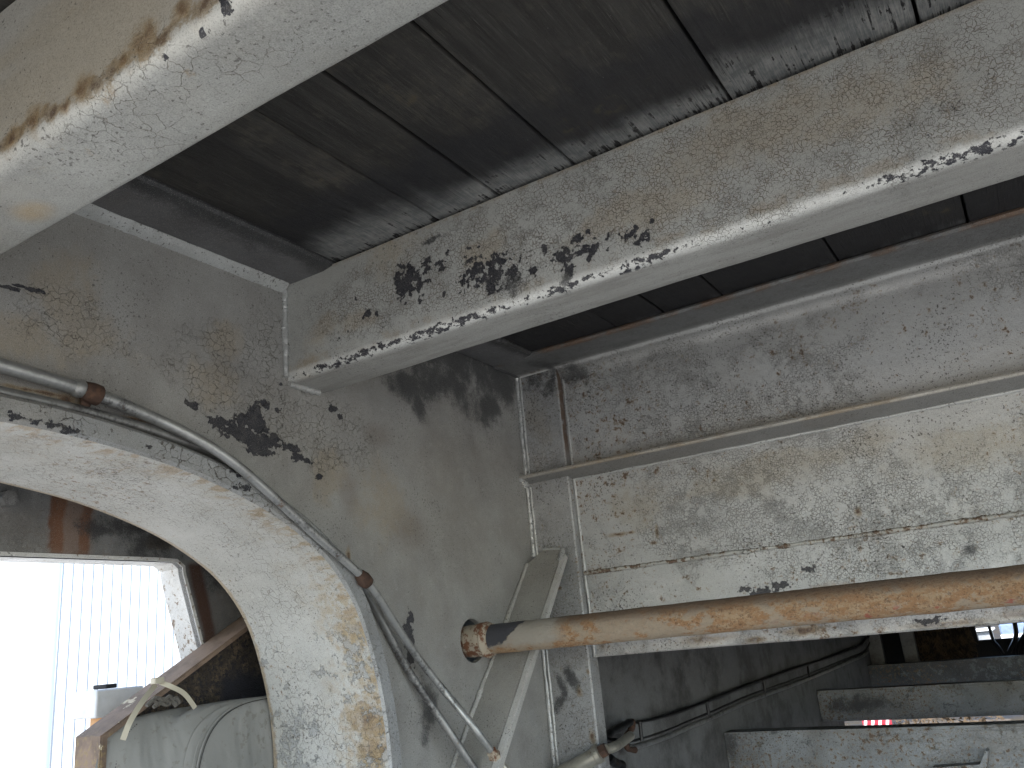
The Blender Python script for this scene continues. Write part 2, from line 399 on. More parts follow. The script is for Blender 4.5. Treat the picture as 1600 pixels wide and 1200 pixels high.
m_girder = paint('speckled_silver_paint', base=(.43,.44,.44), base2=(.375,.385,.385), extra=girder_extra,
    dust=[web(1000,790,.10,.05,YG), web(1250,720,.3,.035,YG), web(1500,700,.15,.05,YG), web(1150,760,.2,.03,YG)], dust_col=(.33,.305,.25), dust_amt=.25,
    rust=[web(965,835,.035,.008,YG), web(985,832,.012,.005,YG), web(1027,832,.006,.022,YG), web(1022,848,.012,.006,YG), web(1250,940,.09,.010,YG), web(1320,925,.09,.02,YG), web(1100,1000,.08,.014,YG), web(1260,985,.05,.012,YG), web(1180,1000,.03,.008,YG), web(940,1010,.015,.012,YG), web(1480,975,.12,.008,YG), web(1590,960,.05,.01,YG), web(1340,800,.01,.012,YG)],
    chips=[web(1190,925,.05,.012,YG), web(1165,920,.02,.009,YG), web(1450,970,.03,.008,YG), web(1220,915,.03,.010,YG), web(1260,890,.02,.008,YG), web(1410,855,.004,.004,YG)], chip_fuzz=1.0,
    soot=[web(900,590,.06,.035,YG), web(870,580,.03,.05,YG), web(1515,858,.02,.011,YG)], soot_fuzz=1.7,
    rust_spots=1.0, spots_scale=52, crack_scale=185, crack_w=.085, crack_amt=.6, crack_col=(.19,.18,.155), specks=.8, grime=.10, metal=.22, rough=.42)
def strip_extra(M, c, hgt, n2, n3):
    c = M.mix(c, (.12,.065,.035), (M.x+(n3-.5)*.004).step(-.8395,-.8385)*M.z.step(.35,.42)*.9)
    return c, hgt
m_strip = paint('strip_paint', base=(.36,.37,.375), dust=[web(840,660,.04,.09,YS)], dust_col=(.30,.285,.25), extra=strip_extra,
    soot=[web(835,590,.07,.05,YS), web(865,600,.03,.06,YS), web(870,1075,.016,.05,YS), web(890,1060,.02,.03,YS)], soot_fuzz=2.0,
    rust=[web(905,1080,.01,.016,YS), web(925,1150,.01,.02,YS), web(918,1050,.006,.01,YS)], rust_spots=.5, crack_scale=130, crack_w=.08, crack_amt=.5, specks=.9, grime=.3, metal=.2)
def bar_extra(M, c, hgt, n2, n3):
    f = M.y.step(1.5775,1.5785)  # all behind the front edge painted darker, for the underside's shade
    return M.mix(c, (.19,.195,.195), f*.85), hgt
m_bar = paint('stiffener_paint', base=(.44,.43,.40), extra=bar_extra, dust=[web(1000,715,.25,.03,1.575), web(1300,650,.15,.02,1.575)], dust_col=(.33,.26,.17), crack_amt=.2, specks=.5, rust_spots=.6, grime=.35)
m_weld = paint('weld_paint', base=(.50,.52,.52), base2=(.36,.37,.37), crack_amt=0, specks=.6, grime=.3, dust_amt=.15, metal=.35, rough=.36)
m_weld_rusty = paint('rusty_weld_paint', base=(.45,.46,.44), crack_amt=0, specks=.8, rust_spots=2.0, spots_scale=60, grime=.3, metal=.25)
def ring_extra(M, c, hgt, n2, n3): return c, hgt
m_ring = paint('arch_edge_paint', base=(.34,.355,.365), chips=[plate(30,652,.03,.008,-.916), plate(85,664,.03,.007,-.916), plate(110,672,.02,.006,-.916), plate(372,735,.02,.014,-.916), plate(380,760,.02,.01,-.916), plate(232,700,.008,.005,-.916), plate(590,880,.01,.01,-.916), plate(605,1000,.005,.01,-.916)], chip_fuzz=1.0,
    crack_scale=60, crack_w=.05, crack_col=(.1,.09,.08), grime=.2, specks=.5)
def soffit_extra(M, c, hgt, n2, n3):
    # elongated nicks running across the flange, dark worn fields, rust at the outer edge
    uv = M.nt.nodes.new('ShaderNodeUVMap'); mp = M.nt.nodes.new('ShaderNodeVectorMath'); mp.operation = 'MULTIPLY'
    M.nt.links.new(uv.outputs[0], mp.inputs[0]); mp.inputs[1].default_value = (95, 520, 1)
    nk = M.noise(1, 4, .7, mp.outputs[0])+M.noise(5,3,.6)*.3
    c = M.mix(c, (.17,.165,.155), nk.step(.775,.83)*.8)
    edge = (M.x+(n2-.5)*.05).step(-.985,-.93)
    yb = (M.x+(n2-.5)*.14).step(-1.05,-.94)*M.z.step(.05,.2,1,.25)*(M.noise(14,6,.75)+(n3-.5)*.8).step(.40,.62)
    c = M.mix(c, (.30,.235,.13), yb*.7)
    c = M.mix(c, OCHRE, edge*(M.noise(1,4,.6,M.scaled((25,60,60)))).step(.47,.62)*.75)
    c = M.mix(c, RUST, edge*(M.noise(1,4,.6,M.scaled((30,70,70),(3,1,1)))).step(.60,.70)*.9)
    e2 = (M.x+(n3-.5)*.012).step(-1.164,-1.158,1,0)
    c = M.mix(c, OCHRE, e2*.7)
    gp = (M.noise(1,6,.75,M.scaled((40,40,40),(2,2,7)))*.75+M.noise(6,2,.5)*.35).step(.60,.64)*M.z.step(.02,.08,1,0)
    c = M.mix(c, (.27,.285,.29), gp*.75)
    return c, hgt-nk.step(.81,.86)*1.2-gp
m_soffit = paint('white_worn_flange_paint', base=(.42,.43,.42), base2=(.33,.34,.33), extra=soffit_extra, crack_scale=75, crack_w=.035, crack_amt=.5,
    rust=[plate(375,770,.012,.004,-.98), plate(470,1000,.008,.006,-.98), plate(270,770,.03,.008,-1.05), plate(420,800,.05,.004,-1.0), plate(10,690,.06,.006,-.96), plate(560,1080,.015,.03,-.95), plate(590,1170,.012,.05,-.94), plate(555,980,.02,.05,-.95), plate(575,1130,.02,.06,-.95), plate(500,862,.012,.003,-.96), plate(540,900,.01,.02,-.93), plate(400,768,.02,.003,-.98)],
    rust_spots=.7, spots_scale=60, grime=.1, specks=.5, dust_amt=.12, metal=.05, rough=.55)
m_gusset = paint('brace_paint', base=(.40,.395,.37), crack_amt=.15, grime=.3, specks=.5, dust_amt=.4, dust_col=(.27,.25,.21))
m_gusset_edge = paint('brace_edge_paint', base=(.52,.52,.50), crack_amt=.1, grime=.25, specks=.5)
def outer_extra(M, c, hgt, n2, n3):
    def band(y0, wd): return (M.y-y0+(n2-.5)*.03+(n3-.5)*.012).abs().step(wd*.5, wd, 1, 0)
    r = band(.745,.016).max(band(.795,.013)*.9)*M.z.step(.19,.21).max(.4)
    c = M.mix(c, (.115,.045,.02), r*(n3*.6+.6).clamp()); c = M.mix(c, (.22,.10,.045), (M.y-.77).abs().step(.02,.045,1,0)*.45)
    j = (M.y-(M.z*-.27+1.055)+(n2-.5)*.012).abs().step(.008,.02,1,0)*M.z.step(.185,.195,1,0)
    c = M.mix(c, (.07,.03,.018), j*.95)
    return c, hgt
m_outer = paint('dirty_outer_plate_paint', base=(.25,.26,.265), base2=(.13,.135,.14), extra=outer_extra, grime=.9, dust_amt=.2, crack_amt=.3, specks=.5,
    soot=[plate(150,830,.05,.02,-1.3), plate(200,820,.09,.03,-1.3), plate(240,860,.07,.03,-1.3), plate(330,900,.03,.05,-1.3)], soot_fuzz=1.8,
    rust=[plate(250,850,.04,.015,-1.3)])
m_lip = paint('white_lip_paint', base=(.66,.67,.67), crack_amt=0, rust_spots=1.2, spots_scale=60, grime=.1, specks=.4, dust_amt=.2, metal=0, rough=.4)
def lower_extra(M, c, hgt, n2, n3):
    q = M.noise(60, 7, .8); m_ = (M.noise(7,5,.6,M.scaled((1,1,1),(3,1,6)))+(M.x*.22)+(M.z*.6)+.22+(q-.5)*1.3).step(.50,.66)
    c = M.mix(c, (.12,.098,.065), m_*.8)
    c = M.mix(c, (.045,.048,.055), (M.noise(44,6,.75,M.scaled((1,1,1),(8,1,6)))+(n2-.5)*.5).step(.60,.66)*.7)
    return c, hgt+m_*.5
m_lower = paint('blotched_crossmember_paint', extra=lower_extra, base=(.30,.325,.345), base2=(.20,.215,.225), rust_spots=1.3, spots_scale=60, crack_amt=.2, crack_scale=120, grime=.7, specks=1.2, dust_amt=.5, dust_col=(.17,.13,.08), metal=.15,
    soot=[at(-.94,2.62,-.34,.05,.1,.06), at(-.78,3.8,-.36,.16,.1,.05)], soot_fuzz=1.8)
m_lower_dark = paint('flaking_dark_crossmember_paint', extra=lambda M,c,h,a,b: (M.mix(c, (.16,.19,.21), (M.noise(26,6,.75)+M.x*.12).step(.47,.52)*.8), h), base=(.07,.075,.085), base2=(.03,.035,.04), grime=.6, specks=1, rust_spots=1.2, crack_amt=0, dust_amt=.3, dust_col=(.22,.25,.27))

def pipe_mat(name, base=(.36,.37,.37), dark=.5, tint=(.05,.05,.055)):
    M = Mat(name); n = M.noise(35, 5, .7); n2 = M.noise(260, 3, .6); n3 = M.noise(9, 3, .5)
    c = M.mix(base, tuple(q*.7 for q in base), n.step(.4,.7))
    c = M.mix(c, tint, ((n2-.5)*.6+n3+(n-.5)*.8).step(.60-.1*dark, .85-.1*dark)*.8)
    c = M.mix(c, (.19,.11,.05), (n+n2*.3).step(.78,.9)*.7)
    return M.set(c, (n*.3+.22).clamp(), .6, n+n2*.5, .0006)
m_pipe = pipe_mat('conduit_paint', dark=.5); m_pipe2 = pipe_mat('lower_conduit_paint', (.27,.275,.275), dark=.8)
m_hose = pipe_mat('cream_hose', (.40,.385,.33), dark=.1); m_darkpipe = pipe_mat('black_hose', (.02,.021,.023), dark=.3, tint=(.05,.052,.055))
def rust_mat(name, a=(.048,.026,.018), b=(.10,.052,.03), d=(.02,.014,.012)):
    M = Mat(name); n = M.noise(55, 6, .7); n2 = M.noise(240, 3, .6)
    c = M.mix(a, b, n.step(.45,.7)); c = M.mix(c, d, n2.step(.5,.75)*.7)
    return M.set(c, .85, 0, n+n2*.6, .0012)
m_rust = rust_mat('dark_rust')
# the long round bar: pale ochre scale, upper side painted browner as if lit from below, leftover grey and primer near its end
M = Mat('scaly_ochre_rust'); n = M.noise(70, 7, .75, M.scaled((.6,1,1))); n2 = M.noise(260, 3, .6); n3 = M.noise(11, 4, .55)
c = M.mix((.31,.175,.085), (.39,.28,.17), n.step(.40,.60)); c = M.mix(c, (.11,.062,.035), M.noise(210,6,.8).step(.50,.64)*.85); c = M.mix(c, (.44,.37,.28), M.noise(190,6,.8,M.scaled((1,1,1),(3,3,3))).step(.55,.66)*.8)
c = M.mix(c, (.33,.29,.23), (n3+(n-.5)*.9).step(.46,.58)*.7)
c = M.mix(c, (.13,.085,.055), (M.z+(n-.5)*.012).step(.016,.034)*.85)
c = M.mix(c, (.34,.07,.045), (M.z+.006).abs().step(.002,.012,1,0)*(M.noise(24,4,.6,M.scaled((1,1,1),(2,2,2)))+(n-.5)*.7).step(.60,.66)*M.x.step(-.4,-.3)*.8)
grey = (M.x+(n3-.5)*.12+(n-.5)*.03).step(-.76,-.73,1,0)*(M.z+(n-.5)*.02).step(-.008,.002)
c = M.mix(c, (.33,.31,.27), grey*.9)
pr = (M.x+(n-.5)*.03+(M.z-.03)*-1.2).step(-.835,-.831,1,0)*(M.z+(n-.5)*.03).step(-.002,.004)
c = M.mix(c, (.05,.052,.062), pr)
m_scale = M.set(c, .85, 0, n*3.0+M.noise(210,6,.8)*2.2-pr*1.2, .0020)
M = Mat('collar_paint'); n = M.noise(80, 6, .75); n3 = M.noise(20,3,.5)
c = M.mix((.33,.29,.23), (.14,.06,.03), (n+n3*.5).step(.72,.82)); c = M.mix(c, (.03,.02,.018), n.step(.62,.7))
m_collar = M.set(c, .75, 0, n, .0015)

# planks
def plank_mat(name, seed, tint, over, grime_amt=1.0):
    M = Mat(name)
    g1 = M.noise(1, 6, .7, M.scaled((210, 7, 40), (seed*3.7, seed, 0))); g2 = M.noise(1, 4, .6, M.scaled((55, 2.2, 20), (seed, seed*2, 0)))
    n = M.noise(8, 5, .62, M.scaled((1,1,1),(seed,0,seed))); n2 = M.noise(46, 4, .65); fine = M.noise(1, 3, .6, M.scaled((620, 26, 60), (seed, 3, 0)))
    base = tuple(q*tint for q in (.034,.033,.031))
    c = M.mix(base, tuple(q*.50 for q in base), g2.step(.38,.66))
    c = M.mix(c, tuple(q*2.1 for q in base), g1.step(.50,.72)*.65)
    c = M.mix(c, (.085,.082,.078), M.noise(1,5,.75,M.scaled((300,60,60),(seed,1,1))).step(.60,.74)*.55)
    c = M.mix(c, tuple(q*3.4 for q in base), fine.step(.58,.78)*.6)
    c = M.mix(c, (.008,.008,.009), (g1+(fine-.5)*.3).step(.36,.30)*.9)
    c = M.mix(c, (.068,.063,.053), (n2*.5+n*.6+(fine-.5)*.3).step(.56,.70)*.6)
    c = M.mix(c, (.012,.012,.013), (M.noise(5,5,.6,M.scaled((1.6,.6,1),(seed,2,9)))+(g1-.5)*.4).step(.52,.68)*.75)
    # blue-black band in front of the beam, then grey overspray
    dist = (M.y*-1+Y2)          # metres in front of cross beam
    wob = (n-.5)*.14+(g2-.5)*.10+(fine-.5)*.03
    band = (dist+wob).step(.13,.17,1,0)
    c = M.mix(c, (.011,.012,.016), band*.8*M.y.step(Y2-.3, Y2-.2)*(n2*.8+.4).clamp())
    ov = (dist+(n-.5)*.10+(g2-.5)*.05+(g1-.5)*.018).step(over*.05, over*1.15, 1, 0)*M.y.step(Y2+.02,Y2+.03,1,0)
    peel = (g1*.8+n2*.6+(dist+.01).step(.0,.03,1,0)*.10+(M.noise(3,3,.5)-.5)*.5).step(.80,.84)
    ov = ov*(peel.inv())
    c = M.mix(c, M.mix((.12,.13,.135), (.26,.265,.26), (n2*.6+fine*.5).step(.42,.68)), ov*.85)
    # behind the beam: darker, with a faint overspray
    c = M.mix(c, (.014,.014,.016), M.y.step(Y2+.05,Y2+.1)*.75)
    c = M.mix(c, (.2,.21,.21), (M.y+wob).step(1.49,1.53)*.25)
    c = M.mix(c, (.09,.075,.04), (n+(n2-.5)*.4).step(.66,.76)*.5*grime_amt)
    c = M.mix(c, (.22,.22,.21), M.noise(260,2,.5).step(.76,.8)*.5)
    lw = ov*.4
    return M.set(c, (n2*.2+.62-lw*.3).clamp(), 0, g1*1.6+fine*.8+g2*1.0-ov*peel, .0018, .35)

# ------------------------------------------------------------------ ground and what lies outside
M = Mat('yard_ground'); n = M.noise(1.5, 6, .65); n2 = M.noise(24, 5, .7)
c = M.mix((.235,.225,.205), (.275,.265,.245), n.step(.4,.65)); c = M.mix(c, (.15,.14,.12), n2.step(.58,.75)*.6)
c = M.mix(c, M.mix((.040,.033,.024), (.024,.025,.028), n.step(.4,.6)), M.y.step(4.0,5.2)*M.x.step(-5,-4))  # far ground coloured darker, standing in for the shade there
m_ground = M.set(c, .95, 0, n2, .01, .04)
bm = bmesh.new(); bmesh.ops.create_grid(bm, x_segments=40, y_segments=40, size=150)
for v in bm.verts: v.co.z = ZG
tag(obj('ground', bm, m_ground), 'pale trodden yard ground', None, None, 'structure')

# shed with ribbed wall, far left
def shed():
    root = empty('metal_shed', (0,0,0), label='white corrugated metal shed in full sun seen through the arch', cat='shed')
    M = Mat('white_sheet'); n = M.noise(1.2, 4, .6)
    ms = M.set(M.mix((.50,.53,.55), (.47,.505,.53), n.step(.4,.7)), .45, 0)
    M = Mat('blue_white_sheet'); mb = M.set((.30,.40,.47), .45, 0)
    M = Mat('white_board'); mw = M.set((.8,.82,.84), .5, 0)
    M = Mat('screw_steel'); mk = M.set((.35,.4,.45), .5, .4)
    xw = -6.0; prof = []; y = 3.505; pitch = .078
    pts = []
    while y < 12:
        pts += [(y, 0), (y+.008, -.015), (y+.016, -.015), (y+.024, 0), (y+.05, .004)]; y += pitch
    bm = bmesh.new(); lo = [bm.verts.new((xw+d, yy, ZG)) for yy, d in pts]; hi = [bm.verts.new((xw+d, yy, 5)) for yy, d in pts]
    for i in range(len(pts)-1): bm.faces.new((lo[i], lo[i+1], hi[i+1], hi[i]))
    obj('ribbed_wall', bm, ms, root, 20)
    obj('corner_flashing', box(xw-.02, xw+.008, 3.462, 3.498, ZG, 5, .003), mb, root)
    obj('flat_wall', box(xw-.3, xw-.002, -9, 3.46, ZG, 5), mw, root)
    bm = bmesh.new()
    for k in range(12):
        for z in (-.55, .1, .62, 1.2):
            r = bmesh.ops.create_uvsphere(bm, u_segments=8, v_segments=5, radius=.005)
            for v in r['verts']: v.co += Vector((xw+.004, 3.505+.05+.234*k, z))
    o = tag(obj('screws', bm, mk, root), kind='stuff')
shed()
def simple(name, col, rough=.5, metal=0):
    M = Mat(name); n = M.noise(20, 4, .6); return M.set(M.mix(col, tuple(q*.75 for q in col), n.step(.4,.7)), rough, metal, n, .001)
m_white = simple('chalk_white', (.7,.72,.75)); m_dullwhite = simple('dull_white', (.16,.17,.18)); m_blue = simple('pale_blue', (.12,.16,.25), .3); m_red = simple('signal_red', (.30,.02,.035)); m_brown = simple('brown_leaf', (.05,.032,.015), .9)

# white cabinet on the yard, barrier board, pallet, seen under the girder
cab = empty('yard_cabinet', (0,0,0), label='small white cabinet far out in the yard under the girder end', cat='cabinet')
a = pY(1527,990,12.5); b = pY(1552,1004,12.5)
obj('cabinet_body', box(a.x, b.x, 12.5, 12.9, ZG, a.z+.02, .01), m_dullwhite, cab); obj('cabinet_top', box(a.x-.03, b.x+.03, 12.46, 12.94, a.z+.022, a.z+.05, .006), m_white, cab)
a = pY(1562,986,16); b = pY(1590,1000,16)
van = empty('parked_trailer', (0,0,0), label='pale blue trailer standing beyond the white cabinet', cat='trailer')
obj('trailer_body', box(a.x, b.x+1.6, 16, 18, -.85, a.z+.1, .03), m_blue, van)
for xx in (a.x+.5, b.x+1.0):
    bm = bmesh.new(); bmesh.ops.create_cone(bm, cap_ends=True, segments=24, radius1=.18, radius2=.18, depth=.14, matrix=Matrix.Translation((xx, 16.05, ZG+.18)) @ Matrix.Rotation(math.pi/2, 4, 'X'))
    obj('wheel', bm, m_darkpipe, van)
obj('trailer_stripe', box(a.x, b.x+1.6, 15.985, 15.998, a.z-.12, a.z-.06), m_white, van)
a = pY(1347,1129,7.5); b = pY(1393,1129,7.5)
brd = empty('barrier_board', (0,0,0), label='red and white striped barrier board low behind the crossmembers', cat='barrier')
bm = bmesh.new(); bmw = bmesh.new(); bmr = bmesh.new()
box(a.x, b.x, 7.5, 7.53, a.z-.03, a.z+.06, .003, bm); obj('board', bm, m_red, brd)
nst = 4; wd = (b.x-a.x)/nst
for i in range(nst):
    x0 = a.x+i*wd+.01
    vs = [bmw.verts.new((x0+dx, 7.497, z)) for dx, z in ((0,a.z-.025),(wd*.4,a.z-.025),(wd*.75,a.z+.055),(wd*.35,a.z+.055))]; bmw.faces.new(vs)
obj('white_stripe', bmw, m_white, brd)
for xx in (a.x+.04, b.x-.04): obj('leg', box(xx-.012, xx+.012, 7.505, 7.525, ZG, a.z-.031), m_darkpipe, brd)
bm = bmesh.new()
for i in range(260):
    p = Vector((random.uniform(b.x+.05, b.x+.75), random.uniform(7.1,7.9), a.z-.05+random.uniform(0,.09)))
    q = [p+Vector([random.uniform(-.03,.03) for _ in range(3)]) for _ in range(3)]
    bm.faces.new([bm.verts.new(v) for v in q])
box(b.x+.03, b.x+.8, 7.1, 7.9, ZG, a.z-.05, .02, bm)
tag(obj('leaf_pile', bm, m_brown), 'brown dry leaf litter heap beside the striped barrier board', 'leaf pile')

# ------------------------------------------------------------------ the welded underframe (one thing)
F = empty('wagon_underframe', (0,0,0), label='welded grey painted steel underframe with crazed cross beams and arched side plate', cat='steel frame')
bp_r = .015
def beam(y0, mat, z0=ZB, ztop=ZD-.006, depth=.086, x0=XP-.002, x1=XR, r=bp_r, name='cross_beam', label=None, jit=.0018, segs=90):
    prof = [(y0, ztop)]
    n = 10
    for i in range(1, n): prof.append((y0, ztop+(z0+r-ztop)*i/n))
    prof += arc(y0+r, z0+r, r, 180, 270, 8) + [(y0+depth*.4, z0), (y0+depth*.7, z0)] + arc(y0+depth-.006, z0+.006, .006, 270, 360, 3) + [(y0+depth, ztop)]
    o = obj(name, prism(prof, 'x', x0, x1, segs, jit=jit), mat, F)
    if label: o['label'] = label
    return o
b1 = beam(Y1, m_beam1, label='near cross beam with rust along its lower corner')
b2 = beam(Y2, m_beam2, label='middle cross beam with crazed paint and dark flaked patches')
for yy in (-.27, -.85): beam(yy, m_beam1, label='cross beam behind the viewer')
for y0, bb in ((Y2, b2), (Y1, b1)):
    weld((XP+.002, y0-.002, ZD-.012), (XP+.002, y0-.002, ZB+.008), .0048, bb, m_weld, seed=y0)
    weld((XP+.002, y0+.004, ZB-.002), (XP+.003, y0+.066, ZB-.003), .0052, bb, m_weld, seed=y0+3)

# arch centre line (y,z) on the inner boundary
arch_in = [(-.9,.262),(-.3,.281),(.1,.286),(.35,.284),(.455,.280),(.526,.277),(.607,.268),(.70,.252),(.806,.221),(.89,.183),(.955,.138),(1.008,.073),(1.042,-.012),(1.060,-.089),(1.067,-.162),(1.070,-.28),(1.072,-.6)]
ai = [(p.x, p.y) for p in catmull([(y, z, 0) for y, z in arch_in], 6)]
def offset(path, d):
    out = []
    for i in range(len(path)):
        p0 = path[max(i-1,0)]; p1 = path[min(i+1,len(path)-1)]
        t = Vector((p1[0]-p0[0], p1[1]-p0[1])).normalized(); out.append((path[i][0]-t.y*d, path[i][1]+t.x*d))
    return out
ao = offset(ai, .031); amid = offset(ai, .018)
# side plate with arch cut-out and hole for the round bar
HY, HZ = 1.352, .0135
hole = [(HY+.040*math.cos(2*math.pi*k/32), HZ+.040*math.sin(2*math.pi*k/32)) for k in range(32)]
outer = [(-.9,.600)]+[(-.9+i*.2,.600) for i in range(1,32)]+[(5.45,.600),(5.45,-.44),(4.2,-.44),(4.2,-.9),(1.3,-.9),(1.085,-.9)]+list(reversed(amid))[:-1]+[(-.9, amid[0][1])]
sp = obj('side_plate', filled(outer, [hole], XP, .012), m_plate, F, 30)
# bent arch flange
bm = bmesh.new(); XA, XB_ = -.916, -1.168; ch = .005
sec = []
ao_c = offset(ai, .031-ch); ai_c = offset(ai, ch*.8)
secs = [(ai, XB_), (ai, XA-ch*.8), (ai_c, XA), (ao_c, XA), (ao, XA-ch), (ao, XB_)]
rows = [[bm.verts.new((x+ .0012*mnoise.noise(Vector((y*6,z*6,x*6))), y, z)) for (y, z) in pth] for pth, x in secs]
# subdivide the wide inner face across its width
for a_, b_ in zip(rows, rows[1:]+rows[:1]):
    for i in range(len(ai)-1): bm.faces.new((a_[i], a_[i+1], b_[i+1], b_[i]))
for i in (0, -1): bm.faces.new([r[i] for r in rows])
arch = obj('arch_flange', bm, m_soffit, F, 25); arch['label'] = 'white worn inner face of the arch'
arch.data.materials.append(m_ring)
uvl = arch.data.uv_layers.new(name='UVMap'); cum = [0]
for i in range(1, len(ai)): cum.append(cum[-1]+math.hypot(ai[i][0]-ai[i-1][0], ai[i][1]-ai[i-1][1]))
for lp in arch.data.loops:
    vi = lp.vertex_index; uvl.data[lp.index].uv = (cum[vi % len(ai)], arch.data.vertices[vi].co.x)
for p in arch.data.polygons:
    c_ = p.center
    if c_.x > XA-ch*.9: p.material_index = 1
# flange strip under the deck edge; unseen box cover added to stop light leaks
fl = [(XP+.001, .5995)]+[(XP+.008, .590),(XP+.03,.5885),(-.86,.5885),(-.842,.5915),(-.838,.596),(-.838,.5995)]
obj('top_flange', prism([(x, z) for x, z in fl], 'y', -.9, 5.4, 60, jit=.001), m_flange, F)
obj('leak_cover', box(-1.42, XP-.013, -.9, 5.4, .58, .598), m_flange, F)
def wedge(y0, y1, seed):
    L = y1-y0; n = int(L/.004); bm = bmesh.new(); rows = []
    for i in range(n+1):
        y = y0+L*i/n; p = Vector((0, y, 0))
        s = .0135*(1+.14*mnoise.noise(p*14+Vector((seed,0,0)))+.10*mnoise.noise(p*60))
        lump = .0012*mnoise.noise(p*45)
        
        rows.append([bm.verts.new(q) for q in ((XP-.001, y, .592), (XP-.001, y, .589-s), (XP+s*.35+lump*.3, y, .589-s*.78+lump), (XP+s*.75+lump, y, .589-s*.35), (XP+s*1.05, y, .589), (XP+s, y, .592))])
    for a_, b_ in zip(rows, rows[1:]):
        for j in range(6): bm.faces.new((a_[j], a_[(j+1)%6], b_[(j+1)%6], b_[j]))
    return bm
for (a_, b_, s_) in ((Y1+.09, .80, 1), (.799, Y2-.003, 5)): obj('weld_bead', wedge(a_, b_, s_), m_weld, sp, 50)

# end girder
gp = [(1.500,.5985),(1.498,.594),(1.500,.5885)]+[(1.53,.588),(1.56,.5875)]+[(1.622-.036+.036*math.sin(math.radians(a)), .5875-.036+.036*math.cos(math.radians(a))) for a in range(0, 91, 10)]
for i in range(1, 14): gp.append((YG, .5515-(.5515-.131)*i/14))
gp += [(YG,.131),(YG+.003,.128),(YG+.003,.05),(YG+.003,-.038),(YG+.006,-.041),(YG+.035,-.041),(YG+.035,.5985)]
G = obj('end_girder', prism(gp, 'x', XP+.012, XR, 80, jit=.0014), m_girder, F, 30); G['label'] = 'tall end girder with speckled silver paint'
obj('flange_tip', box(XP+.002, XP+.0118, 1.502, 1.65, .588, .598, .003), m_flange, G)
weld((-.836, YG+.001, .129), (XR, YG+.001, .129), .0042, G, m_weld_rusty, 'weld_seam', 4)
weld((-.834, YG+.001, .58), (-.834, YG+.001, -.04), .003, G, m_weld, 'weld_seam', 8)
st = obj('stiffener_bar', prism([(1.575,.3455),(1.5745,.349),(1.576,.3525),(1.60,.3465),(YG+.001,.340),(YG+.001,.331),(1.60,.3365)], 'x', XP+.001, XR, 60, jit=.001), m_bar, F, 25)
weld((-.83, YG-.001, .3305), (XR, YG-.001, .3285), .0028, st, m_weld, 'weld_bead', 11)
weld((XP+.003, 1.578, .352), (XP+.002, 1.60, .333), .009, st, m_weld, 'weld_bead', 12)
S_ = obj('lap_strip', prism([(XP+.001, YG+.02),(XP+.001,YS)]+[(x,YS) for x in (-.92,-.89,-.86)]+[(-.841,YS),(-.838,YS+.003),(-.838,YG+.02)], 'z', -.9, .587, 50, jit=.0009), m_strip, F, 30)
for z0, z1, s_ in ((.585,.356,1),(.330,.175,2),(.02,-.88,3)):
    weld((XP+.0035, YS-.001, z0), (XP+.0035, YS-.001, z1), .0048, S_, m_weld, 'weld_bead', 20+s_)
    weld((XP+.0115, YS+.0005, z0), (XP+.0115, YS+.0005, z1), .003, S_, m_weld, 'weld_bead', 30+s_)

# diagonal brace: flat bar from side plate to free edge
tl = pX(822,882,XP); bl = tl+(pX(705,1200,XP)-tl)*1.12
tr = pY(880,858,1.588); br = tr+(pX(705,1200,XP)-tl)*1.12
u = (bl-tl); t_in = Vector((.0, .0, 0))
nrm = (tr-tl).cross(bl-tl).normalized()
if nrm.y > 0: nrm = -nrm
th = .012
def quadprism(q, d):
    bm = bmesh.new(); a = [bm.verts.new(v) for v in q]; b = [bm.verts.new(v+d) for v in q]
    bm.faces.new(a); bm.faces.new(list(reversed(b)))
    for i in range(len(q)): bm.faces.new((a[i], a[(i+1)%len(q)], b[(i+1)%len(q)], b[i]))
    return bm
apex = pY(850,858,1.597)
bm = quadprism([tl, apex, tr, br, bl], -nrm*th)
bmesh.ops.bevel(bm, geom=list(bm.edges), offset=.0015, segments=2, affect='EDGES')
gz = obj('diagonal_brace', bm, m_gusset, F, 30)
# light ground edge on the free side
e_dir = (br-tr).normalized(); side_in = (tr-tl); side_in = (side_in-e_dir*side_in.dot(e_dir)).normalized()
bm = quadprism([tr+e_dir*.012+side_in*.0005, tr+e_dir*.012+side_in*.007+nrm*-.004, br+side_in*.012+nrm*-.004, br+side_in*.0005], -nrm*th*.9)
obj('brace_edge', bm, m_gusset_edge, gz, 30)
weld(tl+Vector((.004,-.002,0)), bl+Vector((.004,-.002,0)), .0042, gz, m_gusset_edge, 'weld_bead', 41)
weld(apex+nrm*.001, tr+nrm*.001, .003, gz, m_weld, 'weld_bead', 42)
weld(tr+Vector((0,-.002,.0)), tr+e_dir*.03+Vector((.001,-.001,0)), .005, gz, m_weld, 'weld_bead', 43)

